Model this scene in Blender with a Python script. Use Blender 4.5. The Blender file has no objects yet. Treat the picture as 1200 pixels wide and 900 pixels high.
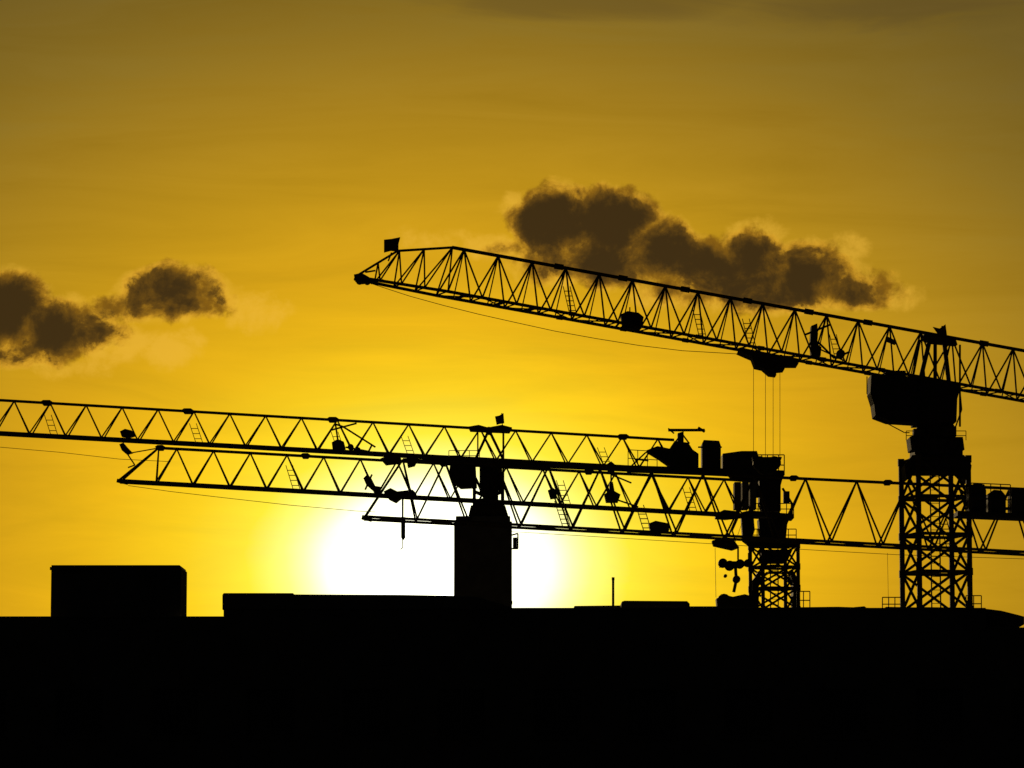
import bpy, math, random
from mathutils import Vector, Matrix
random.seed(7)
sc = bpy.context.scene
# ---------------------------------------------------------------- camera
F = 4497.0                      # focal length in survey units (1200 wide)
PITCH = math.radians(6.5)
CAM = Vector((0, 0, 1.7))
cd = bpy.data.cameras.new("camera"); cam = bpy.data.objects.new("camera", cd)
sc.collection.objects.link(cam); sc.camera = cam
cam.location = CAM; cam.rotation_euler = (math.radians(90) + PITCH, 0, 0)
cd.sensor_width = 36; cd.lens = F / 1200 * 36; cd.clip_end = 20000; cd.clip_start = 0.5
cp, sp = math.cos(PITCH), math.sin(PITCH)

def direction(h, v):
    x = (h - 600) / F; y = (450 - v) / F
    return Vector((x, cp - y * sp, sp + y * cp))
def at(h, v, D):                # surveyed bearing -> world point at distance D north
    d = direction(h, v)
    return CAM + d * (D / d.y)

# ---------------------------------------------------------------- materials
def mat(name, c1, c2, scale=3.0, rough=0.8, bump=0.15, metallic=0.0, spec=0.3):
    m = bpy.data.materials.new(name); m.use_nodes = True
    nt = m.node_tree; b = nt.nodes["Principled BSDF"]
    tc = nt.nodes.new("ShaderNodeTexCoord")
    n = nt.nodes.new("ShaderNodeTexNoise"); n.inputs["Scale"].default_value = scale
    n.inputs["Detail"].default_value = 5; n.inputs["Roughness"].default_value = .65
    r = nt.nodes.new("ShaderNodeValToRGB")
    r.color_ramp.elements[0].position = .35; r.color_ramp.elements[1].position = .68
    r.color_ramp.elements[0].color = (*c1, 1); r.color_ramp.elements[1].color = (*c2, 1)
    bp = nt.nodes.new("ShaderNodeBump"); bp.inputs["Strength"].default_value = bump
    bp.inputs["Distance"].default_value = .02
    L = nt.links.new
    L(tc.outputs["Object"], n.inputs["Vector"]); L(n.outputs["Fac"], r.inputs[0])
    L(r.outputs[0], b.inputs["Base Color"]); L(n.outputs["Fac"], bp.inputs["Height"])
    L(bp.outputs[0], b.inputs["Normal"])
    b.inputs["Roughness"].default_value = rough; b.inputs["Metallic"].default_value = metallic
    b.inputs["Specular IOR Level"].default_value = spec
    return m
M_STEEL = mat("crane_steel_paint", (.035, .028, .015), (.07, .05, .02), 4, .75)
M_DARK = mat("dark_machinery", (.02, .02, .02), (.045, .04, .035), 5, .8)
M_ROPE = mat("wire_rope", (.03, .03, .03), (.05, .05, .05), 20, .7)
M_CONC = mat("concrete", (.10, .095, .09), (.17, .16, .15), 1.2, .95, .4, spec=.1)
M_ROOF = mat("roofing_felt", (.04, .04, .04), (.07, .065, .06), 2, .95, spec=.1)
M_CLOTH = mat("flag_cloth", (.06, .02, .02), (.1, .03, .03), 6, .95, spec=.05)
M_GLASS = mat("window_glass", (.04, .042, .045), (.07, .072, .075), .5, .5, 0, spec=.2)
M_FRAME = mat("window_frame", (.09, .09, .085), (.12, .12, .11), 8, .8, spec=.1)
M_GROUND = mat("ground_asphalt", (.035, .035, .035), (.07, .068, .06), .25, .95, .3, spec=.1)
M_CWT = mat("counterweight_concrete", (.1, .1, .09), (.16, .15, .14), 3, .95, .3, spec=.1)

# ---------------------------------------------------------------- geometry kit
class Part:
    def __init__(s, name, parent, material):
        s.name, s.parent, s.m = name, parent, material; s.v = []; s.f = []
    def add(s, vs, fs):
        o = len(s.v); s.v += [tuple(p) for p in vs]; s.f += [tuple(i + o for i in f) for f in fs]
    def bar(s, a, b, r, n=6, r2=None):
        a = Vector(a); b = Vector(b); d = b - a
        if d.length < 1e-5: return
        d.normalize(); up = Vector((0, 0, 1)) if abs(d.z) < .9 else Vector((0, 1, 0))
        u = d.cross(up).normalized(); w = d.cross(u); r2 = r if r2 is None else r2
        vs = []
        for c, rr in ((a, r), (b, r2)):
            for i in range(n):
                t = 2 * math.pi * (i + .5) / n
                vs.append(c + (u * math.cos(t) + w * math.sin(t)) * rr)
        fs = [(i, (i + 1) % n, n + (i + 1) % n, n + i) for i in range(n)]
        fs += [tuple(reversed(range(n))), tuple(range(n, 2 * n))]
        s.add(vs, fs)
    def box(s, x0, x1, y0, y1, z0, z1):
        s.add([(x0,y0,z0),(x1,y0,z0),(x1,y1,z0),(x0,y1,z0),(x0,y0,z1),(x1,y0,z1),(x1,y1,z1),(x0,y1,z1)],
              [(3,2,1,0),(4,5,6,7),(0,1,5,4),(1,2,6,5),(2,3,7,6),(3,0,4,7)])
    def prism(s, pts, D, th):     # outline in the vertical plane at distance D, thickness th
        n = len(pts); c = [at(h, v, D) for h, v in pts]
        vs = [p + Vector((0, -th/2, 0)) for p in c] + [p + Vector((0, th/2, 0)) for p in c]
        fs = [tuple(range(n)), tuple(reversed(range(n, 2*n)))]
        fs += [(i, i + n, (i + 1) % n + n, (i + 1) % n) for i in range(n)]
        s.add(vs, fs)
    def rect(s, h0, v0, h1, v1, D, th):
        s.prism([(h0, v0), (h1, v0), (h1, v1), (h0, v1)], D, th)
    def wheel(s, h, v, D, r, th=.3, n=14):
        c = at(h, v, D); s.bar(c - Vector((0, th/2, 0)), c + Vector((0, th/2, 0)), r, n)
    def line(s, pts, D, r, n=5):
        q = [at(h, v, D) for h, v in pts]
        for a, b in zip(q, q[1:]): s.bar(a, b, r, n)
    def ladder(s, a, b, D, w=7, r=.02):
        (h0, v0), (h1, v1) = a, b
        s.line([(h0, v0), (h1, v1)], D, r); s.line([(h0+w, v0), (h1+w, v1)], D, r)
        k = max(3, int(abs(v1 - v0) / 5))
        for i in range(1, k):
            t = i / k; s.line([(h0+(h1-h0)*t, v0+(v1-v0)*t), (h0+w+(h1-h0)*t, v0+(v1-v0)*t)], D, r)
    def rail(s, h0, h1, vtop, vbot, D, posts=4, r=.022, dv=0, th=1.2):
        for off in (-th/2, th/2):
            for k in range(posts):
                t = k/(posts-1); h = h0+(h1-h0)*t
                s.line([(h, vbot+dv*t), (h, vtop+dv*t)], D+off, r)
            for q in (0, .5):
                v = vtop+(vbot-vtop)*q
                s.line([(h0, v), (h1, v+dv)], D+off, r)
    def done(s, bevel=0):
        me = bpy.data.meshes.new(s.name); me.from_pydata(s.v, [], s.f); me.validate(); me.update()
        import bmesh
        bm = bmesh.new(); bm.from_mesh(me); bmesh.ops.recalc_face_normals(bm, faces=bm.faces); bm.to_mesh(me); bm.free()
        o = bpy.data.objects.new(s.name, me); sc.collection.objects.link(o)
        me.materials.append(s.m)
        if s.parent: o.parent = s.parent
        if bevel:
            md = o.modifiers.new("bevel", 'BEVEL'); md.width = bevel; md.segments = 2; md.limit_method = 'ANGLE'
        return o
def empty(name):
    e = bpy.data.objects.new(name, None); sc.collection.objects.link(e); return e

def truss(p, b0, b1, t0, t1, bn, width, rc, rd, verticals=False, phase=.5, cap0=True):
    """triangular lattice jib: two lower chords, one upper chord. b/t are world points"""
    ax = (b1 - b0); side = Vector((-ax.y, ax.x, 0)).normalized() * width / 2
    for sgn in (-1, 1): p.bar(b0 + side*sgn, b1 + side*sgn, rc)
    p.bar(t0, t1, rc * 1.1)
    taxis = (t1 - t0).normalized()
    def top_at(q):
        k = (q - t0).dot(taxis); k = max(0, min((t1 - t0).length, k)); return t0 + taxis * k
    prev = None
    for i in range(bn + 1):
        q = b0 + ax * (i / bn)
        p.bar(q - side, q + side, rd * .8, 5)
        if prev is not None:
            p.bar(prev + side * (1 if i % 2 else -1), q - side * (1 if i % 2 else -1), rd * .7, 5)
            apex = top_at(b0 + ax * ((i - phase) / bn))
            for sgn in (-1, 1):
                p.bar(prev + side*sgn, apex, rd, 5); p.bar(q + side*sgn, apex, rd, 5)
            if verticals:
                m = b0 + ax * ((i - .5) / bn); p.bar(m + side, apex, rd * .7, 5)
                p.bar(m + side, m - side, rd * .6, 5)
        prev = q
    if cap0:
        for sgn in (-1, 1): p.bar(b0 + side*sgn, t0, rc * .8)

def mast(p, hc, half, vtop, D, rc, rd, yaw, seg_v):
    """square lattice mast down to the ground"""
    top = at(hc, vtop, D); m = D / F
    R = half * m / (math.cos(yaw) + math.sin(yaw)) 
    cs = []
    for sx, sy in ((-1,-1),(1,-1),(1,1),(-1,1)):
        x = sx*R*math.cos(yaw) - sy*R*math.sin(yaw); y = sx*R*math.sin(yaw) + sy*R*math.cos(yaw)
        cs.append(Vector((top.x + x, D + y, 0)))
    for c in cs: p.bar(c, c + Vector((0,0,top.z)), rc, 4)
    seg = seg_v * m; n = int(top.z / seg); 
    for i in range(n + 1):
        z = top.z - i*seg; z2 = max(0, z - seg)
        for k in range(4):
            a, b = cs[k], cs[(k+1) % 4]
            A = a + Vector((0,0,z)); B = b + Vector((0,0,z))
            p.bar(A, B, rd)
            p.bar(A, b + Vector((0,0,z2)), rd * .85); p.bar(B, a + Vector((0,0,z2)), rd * .85)
            # gusset plates at the joints
            p.bar(A + Vector((0,0,.16)), A - Vector((0,0,.16)), rc*1.25, 4)
        if i % 2: # landing
            p.box(top.x-R*.5, top.x+R*.1, D-R*.5, D+R*.5, z-.03, z+.03)
    for s in (-.2, .2): p.bar((top.x+s, D, 0), (top.x+s, D, top.z), .035)
    z = .3
    while z < top.z: p.bar((top.x-.2, D, z), (top.x+.2, D, z), .018, 4); z += .3
    return cs, top
def child_fix(root):
    inv = Matrix.Translation(-root.location)
    for o in root.children: o.matrix_parent_inverse = inv

# ================================================================ CRANE A (tall one, right)
A = empty("tower_crane"); DA = 172.0
A.location = (at(1095, 700, DA).x, DA, 0)
p = Part("mast", A, M_STEEL); mast(p, 1095, 37, 540, DA, .155, .075, math.radians(13), 44); p.done()
p = Part("slewing_ring", A, M_DARK)
p.prism([(1057,548),(1066,536),(1126,536),(1135,548),(1133,566),(1122,555),(1071,555),(1059,566)], DA, 2.4)
p.rect(1069, 516, 1125, 537, DA, 2.2)
p.bar(at(1096, 536, DA), at(1096, 498, DA), .85, 20)
p.prism([(1066,529),(1064,514),(1072,510),(1086,510),(1086,529)], DA-.2, 1.6)
p.prism([(1106,529),(1106,514),(1126,514),(1128,529)], DA-.2, 1.6)
p.wheel(1075, 521, DA-1.3, .22); p.wheel(1117, 520, DA-1.3, .25)
p.rect(1070, 503, 1082, 512, DA-.9, .6); p.rect(1104, 500, 1120, 512, DA-.9, .6)
p.rail(1062, 1132, 505, 516, DA, 6, th=2.2); p.done(.02)
p = Part("operator_cab", A, M_DARK)
p.prism([(1019,441),(1072,444),(1072,497),(1040,495),(1024,489),(1022,475),(1018,462)], DA-.3, 1.7)
p.prism([(1070,444),(1124,452),(1119,470),(1118,497),(1070,499)], DA, 2.0)
p.line([(1016,441),(1016,462)], DA-1, .03); p.line([(1026,489),(1060,507),(1066,507)], DA-1, .03)
p.rect(1036, 436, 1060, 443, DA, 1.2); p.done(.03)
p = Part("jib", A, M_STEEL)
D0, D1 = 161.0, 174.0
def dA(h): return D0 + (D1 - D0) * (h - 416) / (1200 - 416)
def bA(h): return 328 + (h - 430) * .1805
def tA(h): return 290 + (h - 530) * .1806
hs = 536.0; he = 536.0 + 36.5*23
b0, b1 = at(hs-18, bA(hs-18), dA(hs-18)), at(he, bA(he), dA(he))
t0, t1 = at(530, 290, dA(530)), at(he-18, tA(he-18), dA(he-18))
truss(p, b0, b1, t0, t1, 23, 1.35, .072, .042, verticals=True, cap0=False)
ax = (b1-b0); side = Vector((-ax.y, ax.x, 0)).normalized()*1.35/2
def J(h, v): return at(h, v, dA(h))
nose = J(418, 326)
for s in (-1, 1): p.bar(nose + side*s*.4, b0 + side*s, .07)
p.bar(J(420,322), J(466,294), .05); p.bar(J(466,294), t0, .055)
for i, h in enumerate((442, 466, 492, 518)):
    for s in (-1, 1):
        q = J(h, bA(h)) + side*s*(.5+.5*i/3)
        tp = [J(443, 308), J(468, 294), J(497, 292), t0][i]
        p.bar(q, tp, .038, 5)
        nx = [J(468,294), J(497,292), t0, t0][i]; p.bar(q, nx, .036, 5)
    p.bar(J(h, bA(h)) - side, J(h, bA(h)) + side, .03)
p.line([(416,326),(430,330)], dA(420), .1)
for h in (655, 730, 803, 876, 948, 1017, 1153):     # section joint lugs
    q = J(h, tA(h)-1); p.bar(q - Vector((.2,0,.0)), q + Vector((.2,0,-.07)), .13, 8)
    for s in (-1, 1):
        q = J(h+8, bA(h+8)) + side*s; p.bar(q - Vector((.14,0,-.02)), q + Vector((.14,0,-.02)), .10, 8)
for h in (540, 585, 622):
    q = J(h, bA(h)) ; p.bar(q - side, q + side, .07)
p.done()
p = Part("jib_tip_sheave", A, M_DARK)
p.prism([(415,323),(424,321),(433,326),(432,331),(424,332),(416,329)], dA(424), .7)
p.wheel(421, 328, dA(421), .16, .8); p.wheel(430, 329, dA(430), .14, .8); p.line([(428,319),(440,317)], dA(430), .04)
p.done()
p = Part("wind_flag_panel", A, M_CLOTH)
p.prism([(450,281),(459,280),(469,278),(467,286),(467,295),(458,294),(450,296),(450,288)], dA(458), .08)
p.line([(459,296),(455,306)], dA(458), .035); p.done()
p = Part("jib_winches", A, M_DARK)
p.prism([(727,370),(735,366),(748,368),(754,373),(752,384),(744,387),(730,385)], dA(740), .9)
p.line([(727,377),(720,385)], dA(740), .05); p.line([(738,386),(738,360)], dA(740), .03)
p.prism([(950,383),(957,380),(958,392),(957,404),(962,408),(961,418),(950,417),(949,402)], dA(955), .7)
p.line([(944,392),(974,380)], dA(955), .05); p.line([(958,400),(978,420),(996,412)], dA(960), .05)
p.wheel(985, 415, dA(985), .2); p.line([(950,404),(992,424)], dA(960), .035)
p.prism([(1040,395),(1050,400),(1049,404),(1039,400)], dA(1045), .4)
p.done()
p = Part("jib_ladders", A, M_STEEL)
for h in (660, 812, 870, 972): p.ladder((h, tA(h)+22), (h+8, bA(h)), dA(h), 8)
p.done()
p = Part("tower_head", A, M_STEEL)
for a, b, r in (((1078,446),(1090,396),.11),((1112,450),(1106,398),.11),((1096,398),(1096,448),.09),
                ((1125,404),(1125,500),.05),((1070,440),(1078,398),.06),((1104,392),(1104,382),.04)):
    p.line([a, b], DA, r); p.line([a, b], DA+.8, r)
p.prism([(1082,392),(1098,396),(1119,399),(1121,405),(1090,402),(1080,398)], DA, .8)
p.line([(1125,458),(1127,480),(1120,500),(1110,508)], DA-1, .035)
p.line([(1090,505),(1084,528),(1096,536)], DA-1.2, .035)
p.done()
p = Part("flag", A, M_CLOTH)
p.prism([(1093,383),(1101,385),(1108,380),(1110,395),(1100,393)], DA, .06); p.done()
p = Part("trolley", A, M_DARK)
DT = dA(900)
p.prism([(864,413),(868,410),(936,423),(934,429),(922,429),(880,420)], DT, 1.6)
p.prism([(880,420),(921,428),(918,435),(908,436),(909,441),(901,440),(893,433),(884,431)], DT, 1.1)
for h in (872, 886, 915, 928): p.wheel(h, bA(h)+3, DT-.7, .11, .15)
p.done()
p = Part("hoist_ropes", A, M_ROPE)
for h in (883, 897, 906, 914): p.line([(h, 432), (h, 536)], DT + (.2 if h % 2 else -.2), .014, 4)
p.line([(434,332),(480,347),(520,358),(560,368),(600,377),(650,388),(700,397),(750,405),(800,411),(868,415)], DT-3, .018, 4)
p.done()
p = Part("hook_block", A, M_DARK)
p.prism([(881,536),(916,536),(912,548),(904,556),(892,556),(884,548)], DT, .5)
p.wheel(890, 543, DT, .3, .6); p.wheel(907, 543, DT, .3, .6)
p.line([(898,555),(898,562),(903,567),(900,572),(894,570)], DT, .06); p.done()
child_fix(A)

# ================================================================ CRANE C (jib leaves frame at left)
C = empty("tower_crane"); DC = 200.0; C.location = (at(907, 700, DC).x, DC, 0)
p = Part("mast", C, M_STEEL); mast(p, 907, 27, 640, DC, .13, .065, math.radians(16), 25)
p.done()
p = Part("jib", C, M_STEEL)
def t1f(h): return 469 + h*.059
def b1f(h): return 508 + h*.0545
hl, hr = -134, 790
truss(p, at(hl, b1f(hl), DC-2), at(hr, b1f(hr), DC), at(hl+20, t1f(hl+20), DC-2), at(hr, t1f(hr), DC), 22, 1.35, .068, .041)
for h in (55, 220, 390, 560, 730):
    p.prism([(h-7,t1f(h)-1),(h-4,t1f(h)-3),(h+4,t1f(h)-3),(h+7,t1f(h)-1),(h+4,t1f(h)+3),(h-4,t1f(h)+3)], DC, .5)
p.done()
p = Part("jib_ladders", C, M_STEEL)
for h in (52, 222, 388, 470, 700): p.ladder((h, t1f(h)+14), (h+8, b1f(h)), DC, 8)
p.done()
p = Part("jib_winches", C, M_DARK)
p.prism([(141,506),(147,503),(155,505),(159,511),(152,513),(143,512)], DC-1, .5)
p.prism([(389,519),(396,515),(403,518),(405,526),(398,530),(390,527)], DC-1, .6)
p.line([(396,517),(393,497),(402,500),(440,524)], DC-1, .05); p.line([(388,504),(418,496)], DC-1, .05)
p.line([(405,524),(432,529),(436,521)], DC-1, .05); p.wheel(411, 524, DC-1, .16); p.wheel(420, 527, DC-1, .12)
p.prism([(446,538),(458,533),(470,537),(470,543),(452,545)], DC-1, .7)
p.prism([(476,536),(484,532),(490,538),(486,546),(478,548)], DC-1, .7)
p.prism([(710,545),(716,541),(722,546),(720,553),(712,552)], DC-1, .5)
p.done()
p = Part("machinery_deck", C, M_DARK)
p.prism([(735,547),(918,553),(918,559),(735,552)], DC, 1.8)
p.prism([(757,529),(770,524),(784,527),(790,518),(806,520),(811,528),(818,533),(818,549),(786,548),(772,538)], DC-.4, 1.3)
p.prism([(794,508),(801,506),(801,520),(794,520)], DC-.4, .5); p.line([(790,520),(799,508),(808,520)], DC-.4, .05)
p.line([(783,504),(826,504)], DC-.4, .085); p.line([(783,502),(790,508)], DC-.4, .05); p.line([(818,501),(826,506)], DC-.4, .08)
p.prism([(822,521),(824,517),(842,518),(844,524),(844,551),(822,550)], DC, 1.4)
p.line([(818,524),(846,524)], DC-.8, .05)
p.prism([(846,533),(868,530),(886,530),(888,536),(888,556),(846,553)], DC, 1.5)
p.prism([(850,553),(890,556),(888,566),(858,562)], DC, 1.2)
p.line([(740,546),(757,530)], DC, .05); p.line([(744,538),(760,540)], DC, .05)
p.done(.02)
p = Part("deck_guard_rail", C, M_STEEL); p.rail(886, 919, 533, 557, DC, 6, r=.03); p.rail(736, 770, 527, 547, DC, 4, dv=2); p.done()
p = Part("slewing_unit", C, M_DARK)
p.prism([(889,559),(917,559),(914,570),(914,600),(892,600),(889,590)], DC, 1.3)          # turntable pedestal
p.prism([(880,600),(929,604),(929,609),(880,606)], DC, 2.0)                              # ring platform
p.prism([(888,609),(922,609),(920,632),(890,632)], DC, 1.5)
p.prism([(878,632),(933,634),(933,640),(878,638)], DC, 2.0)
p.prism([(868,601),(882,598),(884,622),(878,640),(870,634)], DC-.3, .9)
p.prism([(838,603),(848,598),(866,600),(869,607),(850,609),(838,608)], DC-.3, .8)
p.prism([(834,634),(846,631),(860,634),(866,642),(858,645),(836,640)], DC-.3, .8)
p.line([(917,572),(928,590),(928,604)], DC-1, .07); p.line([(884,574),(880,600)], DC-1, .06)
p.rect(918, 576, 925, 590, DC, .5); p.rect(880, 570, 889, 583, DC, .6)
p.line([(866,604),(858,622),(862,634)], DC-1, .05)
p.wheel(904, 590, DC-1, .35)
p.prism([(888,645),(928,645),(922,658),(918,660),(898,660),(894,657)], DC, 1.4)
p.prism([(881,682),(888,670),(892,670),(888,684),(888,712),(881,712)], DC, 1.9)
p.prism([(935,682),(928,670),(924,670),(928,684),(928,712),(935,712)], DC, 1.9)
p.line([(888,686),(893,676),(900,671),(916,671),(923,676),(928,686)], DC-1, .09)
p.wheel(895, 655, DC-1.1, .25)
p.done(.02)
p = Part("platform_rails", C, M_STEEL); p.rail(880, 930, 590, 603, DC, 7, r=.025, th=2); p.rail(878, 933, 620, 634, DC, 7, r=.025, th=2); p.done()
p = Part("climbing_hook", C, M_DARK)
p.line([(865,642),(865,656)], DC-2, .05); p.line([(877,648),(877,662)], DC-2, .03)
for h, v, r in ((847,660,.24),(855,663,.26),(867,661,.24),(876,660,.2)): p.wheel(h, v, DC-2, r, .5)
p.prism([(843,658),(882,658),(880,663),(843,665)], DC-2, .5)
p.line([(862,664),(863,680),(860,694)], DC-2, .09); p.wheel(863, 679, DC-2, .2, .4); p.wheel(850, 675, DC-2, .09, .4)
p.prism([(839,702),(850,698),(858,700),(872,697),(882,700),(884,712),(840,713)], DC-2, 1.2)
p.wheel(848, 704, DC-2, .34, 1.0); p.wheel(872, 704, DC-2, .3, 1.0)
p.done()
p = Part("ropes", C, M_ROPE)
p.line([(-100,512),(0,524),(70,530),(140,538),(200,541)], DC-1, .018, 4)
p.line([(838,642),(839,700)], DC-2, .016, 4); p.line([(888,560),(860,640)], DC-1, .016, 4)
p.done()
child_fix(C)

# ================================================================ CRANE B (on the lift core, in front of the sun)
B = empty("tower_crane"); DB = 185.0; B.location = (at(572, 600, DB).x, DB, 0)
p = Part("jib", B, M_STEEL)
def t2f(h): return 525 + (h-188)*.0557
def b2f(h): return 564 + (h-140)*.0552
truss(p, at(140, b2f(140), DB-2), at(868, b2f(868), DB), at(186, t2f(186), DB-2), at(868, t2f(868), DB), 17, 1.25, .065, .04)
p.line([(137,563),(150,566)], DB-2, .1)
for h in (188, 358, 520, 690): 
    p.prism([(h-6,t2f(h)-1),(h-3,t2f(h)-3),(h+3,t2f(h)-3),(h+6,t2f(h)-1),(h+3,t2f(h)+3),(h-3,t2f(h)+3)], DB-1, .5)
p.done()
p = Part("jib_tip_lamp", B, M_DARK)
p.prism([(140,521),(145,519),(150,525),(156,531),(149,533),(143,528)], DB-2, .3)
p.line([(148,530),(158,545),(150,548)], DB-2, .035); p.line([(152,531),(186,525)], DB-2, .03); p.done()
p = Part("jib_ladders", B, M_STEEL)
for h in (335, 652, 800): p.ladder((h, t2f(h)+12), (h+9, b2f(h)), DB, 8)
p.done()
p = Part("jib_winch", B, M_DARK)
p.prism([(426,561),(431,556),(436,562),(440,570),(447,571),(445,578),(437,575),(429,568)], DB-1, .6)
p.line([(436,556),(428,574)], DB-1, .05)
p.done()
p = Part("trolley", B, M_DARK)
p.prism([(450,577),(458,573),(466,577),(484,575),(488,579),(480,584),(470,584),(464,589),(456,585)], DB-1, 1.2)
p.done()
p = Part("hoist_ropes", B, M_ROPE)
p.line([(472,584),(472,612)], DB-1, .05, 5)
p.line([(150,569),(200,576),(260,583),(340,592),(420,599),(440,600)], DB-1, .018, 4); p.done()
p = Part("hook", B, M_DARK)
p.prism([(470,606),(475,606),(475,630),(472,634),(470,630)], DB-1, .2); p.line([(472,632),(472,642),(469,644)], DB-1, .03); p.done()
p = Part("tower_head", B, M_STEEL)
for dd in (-.6, .6):
    for a, b, r in (((573,504),(556,541),.07),((573,504),(591,541),.07),((590,503),(590,604),.055),((560,505),(560,541),.04)):
        p.line([a, b], DB+dd, r)
p.prism([(549,501),(561,499),(572,502),(588,499),(600,502),(597,507),(572,506),(551,505)], DB, 1.0)
p.wheel(573, 505, DB, .18, .6); p.done()
p = Part("flag", B, M_CLOTH)
p.prism([(580,488),(585,487),(590,484),(591,496),(585,497),(582,498)], DB, .05); p.line([(588,484),(589,502)], DB, .025); p.done()
p = Part("operator_cab", B, M_DARK)
p.prism([(528,541),(536,537),(557,538),(559,571),(540,572),(531,566),(527,552)], DB-.6, 1.4)
p.prism([(562,543),(588,543),(590,574),(562,577)], DB, 1.0)
p.rail(526, 562, 528, 540, DB-.6, 4); p.done(.02)
p = Part("mast", B, M_STEEL)
for dd in (-.7, .7):
    for a, b in (((556,570),(556,604)),((589,570),(589,604)),((572,570),(572,604)),((556,576),(589,590)),((589,576),(556,590)),((556,590),(589,604)),((556,590),(589,590))):
        p.line([a, b], DB+dd, .09)
p.prism([(552,594),(592,594),(596,607),(549,607)], DB, 1.9); p.rect(566,574,584,594,DB,1.0); p.done()
p = Part("counterweights", B, M_CWT)
for h in (860, 869, 878): p.rect(h, 566, h+7.5, 597, DB, 1.2)
p.done()
child_fix(B)

# ================================================================ CRANE D (large jib passing to the right)
Dc = empty("tower_crane"); DD = 152.0; Dc.location = (at(1290, 700, DD).x, DD, 0)
def t3f(h): return 540 + (h-500)*.0475
def b3f(h): return 607 + (h-427)*.0536
p = Part("jib", Dc, M_STEEL)
truss(p, at(427, b3f(427), DD-1), at(1330, b3f(1330), DD+1), at(472, t3f(472), DD-1), at(1330, t3f(1330), DD+1), 15, 1.5, .056, .04)
p.line([(424,606),(436,609)], DD-1, .1)
for h in (930, 1040): p.prism([(h-6,t3f(h)-1),(h-3,t3f(h)-3),(h+3,t3f(h)-3),(h+6,t3f(h)-1),(h+3,t3f(h)+3),(h-3,t3f(h)+3)], DD, .4)
p.done()
p = Part("jib_ladders", Dc, M_STEEL)
for h in (650, 745, 1100): p.ladder((h, t3f(h)+40), (h+10, b3f(h)), DD, 9)
p.done()
p = Part("jib_winches", Dc, M_DARK)
p.prism([(708,580),(714,575),(714,566),(718,565),(720,576),(727,580),(724,589),(710,589)], DD, .5)
p.line([(716,566),(716,556),(740,566)], DD, .035); p.line([(724,586),(748,594)], DD, .035)
p.prism([(760,614),(768,611),(783,614),(784,622),(772,626),(762,623)], DD, .7)
p.prism([(642,575),(648,572),(653,576),(652,584),(645,585)], DD, .4)
p.done()
p = Part("machinery_deck", Dc, M_DARK)
p.prism([(1120,600),(1290,607),(1290,613),(1120,606)], DD, 1.4)
p.prism([(1134,571),(1141,567),(1152,569),(1154,576),(1154,602),(1134,601)], DD, 1.0)
p.prism([(1156,580),(1163,575),(1172,576),(1177,582),(1177,603),(1156,602)], DD, 1.0)
p.prism([(1183,573),(1225,575),(1225,608),(1183,606)], DD, 1.2)
p.line([(1176,596),(1186,596)], DD, .07); p.done(.02)
p = Part("deck_guard_rail", Dc, M_STEEL); p.rail(1138, 1184, 566, 602, DD, 5, dv=2, th=1.4); p.done()
p = Part("ropes", Dc, M_ROPE); p.line([(600,623),(700,629),(830,637),(960,645),(1050,650),(1200,655),(1280,657)], DD, .014, 4); p.done()
p = Part("mast", Dc, M_STEEL); mast(p, 1300, 36, 640, DD, .11, .05, math.radians(15), 40); p.done()
p = Part("slewing_unit", Dc, M_DARK); p.prism([(1262,640),(1338,640),(1330,665),(1270,665)], DD, 2.0); p.prism([(1280,560),(1325,560),(1330,640),(1270,640)], DD, 1.2); p.done(.03)
child_fix(Dc)

# ================================================================ lift core tower
core = empty("concrete_lift_core")
p = Part("shaft_walls", core, M_CONC)
a = at(532, 610, DB-1.4); b = at(600, 610, DB-1.4); z = at(532, 611, DB-1.4).z
w = .25; yb = DB+1.3; yf = DB-1.4
p.box(a.x, b.x, yf, yf+w, 0, z); p.box(a.x, b.x, yb-w, yb, 0, z)
p.box(a.x, a.x+w, yf+w, yb-w, 0, z); p.box(b.x-w, b.x, yf+w, yb-w, 0, z)
p.done()
p = Part("cap_slab", core, M_CONC)
c = at(534, 604.5, DB-1.4); c2 = at(598, 604.5, DB-1.4)
p.box(c.x, c2.x, yf+.06, yb-.06, z, c.z); p.done(.04)
p = Part("floor_bands", core, M_CONC)
zz = 3.0
while zz < z-1: p.box(a.x-.025, b.x+.025, yf-.025, yf-.002, zz, zz+.18); zz += 3
p.done()
p = Part("bracket", core, M_DARK)
for q in (((600,627),(607,625)),((607,625),(607,643)),((600,643),(607,643))): p.line(list(q), DB-1.2, .04)
p.rect(601, 630, 606, 642, DB-1.2, .3); p.done()

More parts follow.
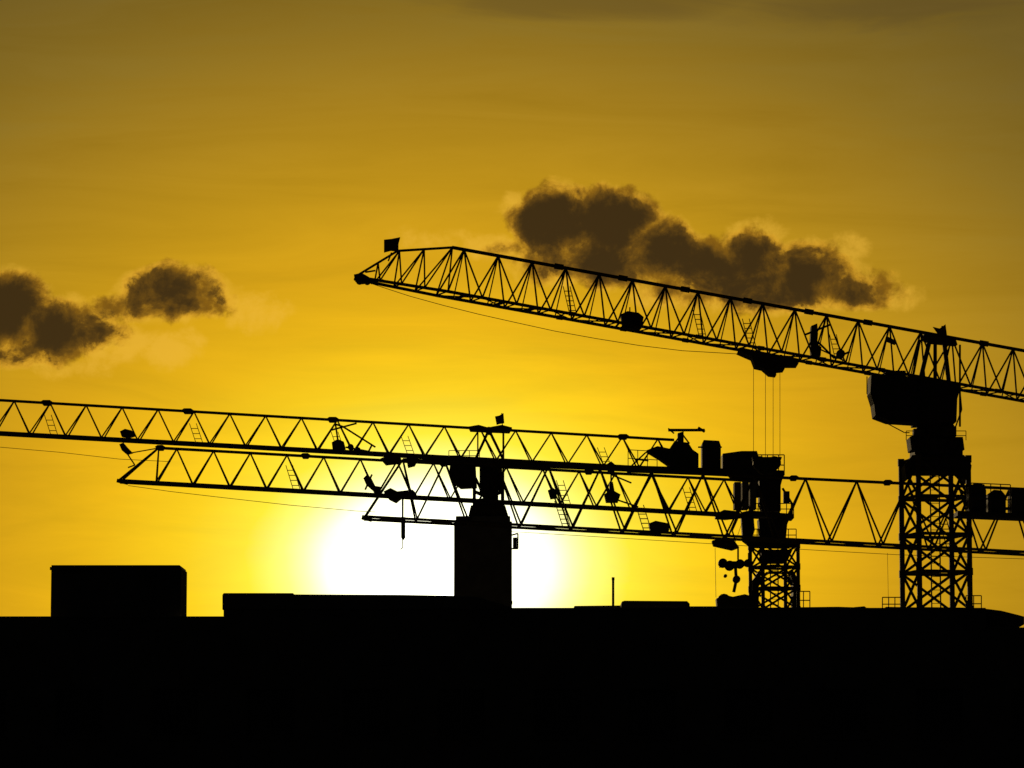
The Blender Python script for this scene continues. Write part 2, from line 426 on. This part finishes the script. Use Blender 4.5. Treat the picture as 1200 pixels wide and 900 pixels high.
# ================================================================ building in the foreground
bd = empty("apartment_building"); FY = 120.0
def zf(v, h=600, D=FY): return at(h, v, D).z
def xf(h, v=715, D=FY): return at(h, v, D).x
p = Part("walls", bd, M_CONC); wn = Part("windows", bd, M_GLASS); fr = Part("window_frames", bd, M_FRAME); cp_ = Part("roof_coping", bd, M_CONC); rf = Part("roof_deck", bd, M_ROOF)
XL = -45.0
segs = [(XL, xf(262), zf(724), 24), (xf(262), xf(1155), zf(714), 24), (xf(1155), 45.0, zf(737), 20)]
for (x0, x1, zt, dp) in segs:
    rows = [(1.0, 2.5), (4.3, 5.8)]
    y0 = FY; y1 = FY + dp; th = .3
    zs = [0] + [q for r in rows for q in r] + [zt]
    for i in range(0, len(zs), 2): p.box(x0, x1, y0, y0+th, zs[i], zs[i+1])
    n = max(2, int((x1-x0)/2.9)); bw = (x1-x0)/n
    for (r0, r1) in rows:
        for k in range(n):
            cx = x0 + bw*(k+.5); hw = .75
            p.box(x0+bw*k, cx-hw, y0, y0+th, r0, r1); p.box(cx+hw, x0+bw*(k+1), y0, y0+th, r0, r1)
            wn.box(cx-hw, cx+hw, y0+.1, y0+.12, r0, r1)
            fr.box(cx-.03, cx+.03, y0+.05, y0+.097, r0+.05, r1-.05)
            for e in (-1, 1): fr.box(cx+e*(hw-.03)-.03, cx+e*(hw-.03)+.03, y0+.05, y0+.097, r0+.05, r1-.05)
            fr.box(cx-hw, cx+hw, y0+.05, y0+.097, r0, r0+.05); fr.box(cx-hw, cx+hw, y0+.05, y0+.097, r1-.05, r1)
            fr.box(cx-hw-.08, cx+hw+.08, y0-.05, y0-.002, r0-.08, r0-.003)
    p.box(x0, x0+th, y0+th, y1, 0, zt); p.box(x1-th, x1, y0+th, y1, 0, zt); p.box(x0+th, x1-th, y1-th, y1, 0, zt)
    rf.box(x0+th, x1-th, y0+th, y1-th, zt-.45, zt-.3)
    cp_.box(x0-.0, x1+.0, y0-.05, y0+th+.05, zt+.001, zt+.045)
p.done(); wn.done(); fr.done(); cp_.done(.01); rf.done()
p = Part("raised_parapet_block", bd, M_CONC)
p.prism([(262.5,698.5),(264,696.5),(345,696.5),(346,698),(470,698.5),(531,699.5),(560,701),(600,713),(600,716),(262.5,716)], FY+1.0, 1.4)
p.done(.015)
p = Part("plant_room", bd, M_CONC)
x0, x1 = xf(59.5, 700, FY+.6), xf(219, 700, FY+2.9); zt = at(100, 664.5, FY+.6).z
p.box(x0, x1, FY+.6, FY+2.9, zf(724)-.3, zt); p.done(.02)
p = Part("plant_room_roof_edge", bd, M_ROOF)
p.box(x0+.02, x1-.03, FY+.5, FY+2.8, zt, zt+.055); p.box(x0-.03, x0+1.2, FY+.49, FY+.59, zt-.1, zt-.002); p.done(.01)
p = Part("roof_upstands", bd, M_ROOF)
p.prism([(727,713),(728,706.5),(731,705.5),(804,706),(807,709),(807,713)], FY+1.5, 1.5)
p.prism([(672,713),(673,711),(727,710.5),(727,713)], FY+1, 1)
p.prism([(806,714),(806,711.5),(836,711.5),(900,713),(980,712),(1040,714),(1040,716)], FY+1, 1)
p.prism([(1030,716),(1036,712.5),(1090,713.5),(1150,714.5),(1170,717),(1190,722),(1197,724),(1197,733),(1190,737),(1030,737)], FY+.9, 1.4)
p.prism([(1000,712),(1012,711),(1016,714),(1000,714)], FY+1, .6)
p.done()
p = Part("vent_pole", bd, M_STEEL); p.line([(718.5,714),(718.5,678)], FY+2, .042, 8); p.line([(718.5,680),(718.5,676.5)], FY+2, .05, 8); p.done()
p = Part("roof_guard_rails", bd, M_STEEL)
p.rail(934, 949, 693, 714, FY+6, 3, th=.6, r=.018); p.rail(1034, 1056, 700, 716, FY+6, 4, th=.6, r=.018); p.rail(1132, 1150, 698, 717, FY+6, 3, th=.6, r=.018)
p.line([(1040,648),(1041,700)], FY+6, .008, 4)
p.line([(882,692),(882,714)], FY+6, .02); p.done()

# ================================================================ ground
p = Part("ground", None, M_GROUND)
S = 6000; p.add([(-S,-S,0),(S,-S,0),(S,S,0),(-S,S,0)], [(0,1,2,3)]); p.done()

# ================================================================ sun + sky
SUN = direction(514, 662).normalized()
ld = bpy.data.lights.new("sun", 'SUN'); ld.energy = 2.0; ld.angle = math.radians(.5); ld.color = (1, .72, .35)
lo = bpy.data.objects.new("sun", ld); sc.collection.objects.link(lo)
lo.rotation_euler = SUN.to_track_quat('Z', 'Y').to_euler(); lo.location = (0, 60, 60)

w = bpy.data.worlds.new("World"); sc.world = w; w.use_nodes = True
nt = w.node_tree; N = nt.nodes; L = nt.links.new; N.clear()
def setin(sock, v):
    if isinstance(v, bpy.types.NodeSocket): L(v, sock)
    else: sock.default_value = v
def m(op, a, b=None, c=None, clamp=False):
    n = N.new("ShaderNodeMath"); n.operation = op; n.use_clamp = clamp
    setin(n.inputs[0], a)
    if b is not None: setin(n.inputs[1], b)
    if c is not None: setin(n.inputs[2], c)
    return n.outputs[0]
def vm(op, a, b=None, out=0):
    n = N.new("ShaderNodeVectorMath"); n.operation = op
    setin(n.inputs[0], a)
    if b is not None: setin(n.inputs[1], b)
    return n.outputs[out]
def sstep(x, lo_, hi_):
    n = N.new("ShaderNodeMapRange"); n.interpolation_type = 'SMOOTHSTEP'
    setin(n.inputs[0], x); setin(n.inputs[1], lo_); setin(n.inputs[2], hi_)
    return n.outputs[0]
def noise(vec, scale, detail, rough, dist=0.0, lac=2.0):
    n = N.new("ShaderNodeTexNoise"); setin(n.inputs["Vector"], vec); n.inputs["Scale"].default_value = scale
    n.inputs["Detail"].default_value = detail; n.inputs["Roughness"].default_value = rough
    n.inputs["Distortion"].default_value = dist; n.inputs["Lacunarity"].default_value = lac
    return n.outputs["Fac"], n.outputs["Color"]
def s2l(c): return tuple((x/255/12.92 if x/255 <= .04045 else ((x/255+.055)/1.055)**2.4) for x in c)
def mix(f, a, b):
    n = N.new("ShaderNodeMix"); n.data_type = 'RGBA'
    setin(n.inputs[0], f); setin(n.inputs[6], a); setin(n.inputs[7], b); return n.outputs[2]
tc = N.new("ShaderNodeTexCoord"); dirv = tc.outputs["Generated"]
sep = N.new("ShaderNodeSeparateXYZ"); L(dirv, sep.inputs[0])
yy = m('MAXIMUM', sep.outputs[1], .05)
U = m('MULTIPLY', m('DIVIDE', sep.outputs[0], yy), F); V = m('MULTIPLY', m('DIVIDE', sep.outputs[2], yy), F)
cb = N.new("ShaderNodeCombineXYZ"); L(U, cb.inputs[0]); L(V, cb.inputs[1]); UV = cb.outputs[0]
def uv(h, v):
    d = direction(h, v); return (d.x/d.y*F, d.z/d.y*F)

dd = vm('MULTIPLY', vm('SUBTRACT', dirv, tuple(SUN)), (F/1.45, F, F))
r = vm('LENGTH', dd, out=1)
st = N.new("ShaderNodeMapping"); L(UV, st.inputs[0]); st.inputs["Rotation"].default_value = (0, 0, math.radians(6)); st.inputs["Scale"].default_value = (.0021, .014, 1)
s2, s2c = noise(st.outputs[0], 1.0, 6, .62, .9)
streak = m('MULTIPLY', m('SUBTRACT', s2, .5), m('MULTIPLY_ADD', m('MINIMUM', r, 900.0), .0011, .34))
r2 = m('MULTIPLY', r, m('ADD', 1.0, m('MULTIPLY', streak, .35)))
ramp = N.new("ShaderNodeValToRGB"); L(m('DIVIDE', r2, 4000.0), ramp.inputs[0])
stops = [(0,(255,255,235)),(92,(255,255,210)),(118,(255,248,132)),(155,(255,230,56)),(208,(251,207,26)),(275,(235,182,16)),
         (355,(211,159,15)),(450,(186,141,18)),(550,(161,123,24)),(650,(133,105,29)),(760,(110,89,32)),(1100,(72,58,24)),(2000,(28,23,10)),(4000,(10,9,8))]
els = ramp.color_ramp.elements
while len(els) < len(stops): els.new(.5)
for e, (q, c) in zip(els, stops): e.position = q/4000
for e, (q, c) in zip(els, stops): e.color = (*s2l(c), 1)
sky = vm('SCALE', ramp.outputs[0])
boost = m('MULTIPLY', m('EXPONENT', m('MULTIPLY', m('POWER', m('DIVIDE', r, 78.0), 2.0), -1.0)), 2.2)
L(m('ADD', m('ADD', 1.0, streak), boost), sky.node.inputs[3])
# thin dark veils high up
def veilmask(c, rx, ry):
    q = vm('MULTIPLY', vm('SUBTRACT', UV, (*uv(*c), 0)), (1/rx, 1/ry, 0))
    return m('SUBTRACT', 1.0, vm('DOT_PRODUCT', q, q, out=1))
vl = m('MAXIMUM', veilmask((1040, 8), 200, 34), veilmask((680, 0), 240, 26))
va = m('MULTIPLY', sstep(m('ADD', vl, m('MULTIPLY', m('SUBTRACT', s2, .5), 4.0)), 0, 1.4), .42)
fwd = sstep(sep.outputs[1], .1, .4)
sky = mix(m('MULTIPLY', va, fwd), sky, (*s2l((76, 58, 26)), 1))

# --- clouds
_, wc = noise(UV, .013, 2, .5)
warp = vm('MULTIPLY', vm('SUBTRACT', wc, (.5,.5,.5)), (38, 28, 0))
UVw = vm('ADD', UV, warp)
def blobs(lst, k=10):
    acc = None
    for (h, v, rx, ry) in lst:
        c = uv(h, v); q = vm('MULTIPLY', vm('SUBTRACT', UVw, (c[0], c[1], 0)), (1/rx, 1/ry, 0))
        ln = vm('DOT_PRODUCT', q, q, out=1); f = m('MULTIPLY_ADD', ln, -float(min(rx, ry)), float(min(rx, ry)))
        acc = f if acc is None else m('SMOOTH_MAX', acc, f, float(k))
    return acc
dark = blobs([(655,262,56,48),(716,262,60,46),(772,292,54,38),(826,310,48,32),(878,308,48,40),(945,322,60,40),
              (1014,346,54,17),(730,304,140,32),(890,338,150,28),(598,292,36,10),
              (-2,366,66,50),(62,388,70,38),(112,390,36,20),(15,412,80,18),
              (202,342,60,34),(244,352,36,20),(148,360,36,16)])
n1, _ = noise(UV, .022, 9, .64, .25)
fld = m('ADD', m('ADD', dark, 2.0), m('MULTIPLY', m('SUBTRACT', n1, .5), 84.0))
alpha = m('MULTIPLY', sstep(fld, -9, 13), fwd)
n3, _ = noise(vm('ADD', UV, (-500, 200, 0)), .028, 8, .64, .3)
thick = sstep(m('ADD', fld, m('MULTIPLY', m('SUBTRACT', n3, .5), 46.0)), 0, 42)
lite = blobs([(300,362,42,28),(196,410,40,30),(130,404,66,28),(90,430,56,16),(505,284,54,15),(575,288,46,18),(1045,346,40,18),(895,270,34,18),(620,248,32,32),(985,296,34,20)], 12)
lf = m('ADD', m('MAXIMUM', lite, m('MULTIPLY_ADD', dark, 1.0, 10.0)), m('MULTIPLY', m('SUBTRACT', n3, .5), 92.0))
la = m('MULTIPLY', m('MULTIPLY', sstep(lf, -6, 30), fwd), .5)
skyc = mix(la, sky, (*s2l((238, 184, 60)), 1))
edgec = mix(sstep(n3, .38, .62), (*s2l((126, 86, 10)), 1), (*s2l((214, 156, 34)), 1))
midc = mix(sstep(thick, 0, .5), edgec, (*s2l((98, 67, 12)), 1))
skyc = mix(alpha, skyc, mix(sstep(thick, .3, 1), midc, (*s2l((50, 34, 9)), 1)))
bgA = N.new("ShaderNodeBackground"); L(sky, bgA.inputs[0])
bgB = N.new("ShaderNodeBackground"); L(skyc, bgB.inputs[0])
vlo, vhi = uv(600, 480)[1], uv(600, 170)[1]
inband = m('MULTIPLY', m('MULTIPLY', m('GREATER_THAN', V, vlo), m('LESS_THAN', V, vhi)), m('MULTIPLY', m('GREATER_THAN', sep.outputs[1], .3), m('LESS_THAN', m('ABSOLUTE', U), 900.0)))
mx = N.new("ShaderNodeMixShader"); L(inband, mx.inputs[0]); L(bgA.outputs[0], mx.inputs[1]); L(bgB.outputs[0], mx.inputs[2])
ns = N.new("ShaderNodeTexSky"); ns.sky_type = 'NISHITA'; ns.sun_disc = False
ns.sun_elevation = math.asin(SUN.z); ns.sun_rotation = math.atan2(SUN.x, SUN.y)
bg2 = N.new("ShaderNodeBackground"); L(ns.outputs[0], bg2.inputs[0]); bg2.inputs[1].default_value = .0008
ad = N.new("ShaderNodeAddShader"); L(mx.outputs[0], ad.inputs[0]); L(bg2.outputs[0], ad.inputs[1])
ow = N.new("ShaderNodeOutputWorld"); L(ad.outputs[0], ow.inputs[0])
sc.view_settings.view_transform = 'Standard'; sc.view_settings.look = 'None'; sc.view_settings.exposure = 0
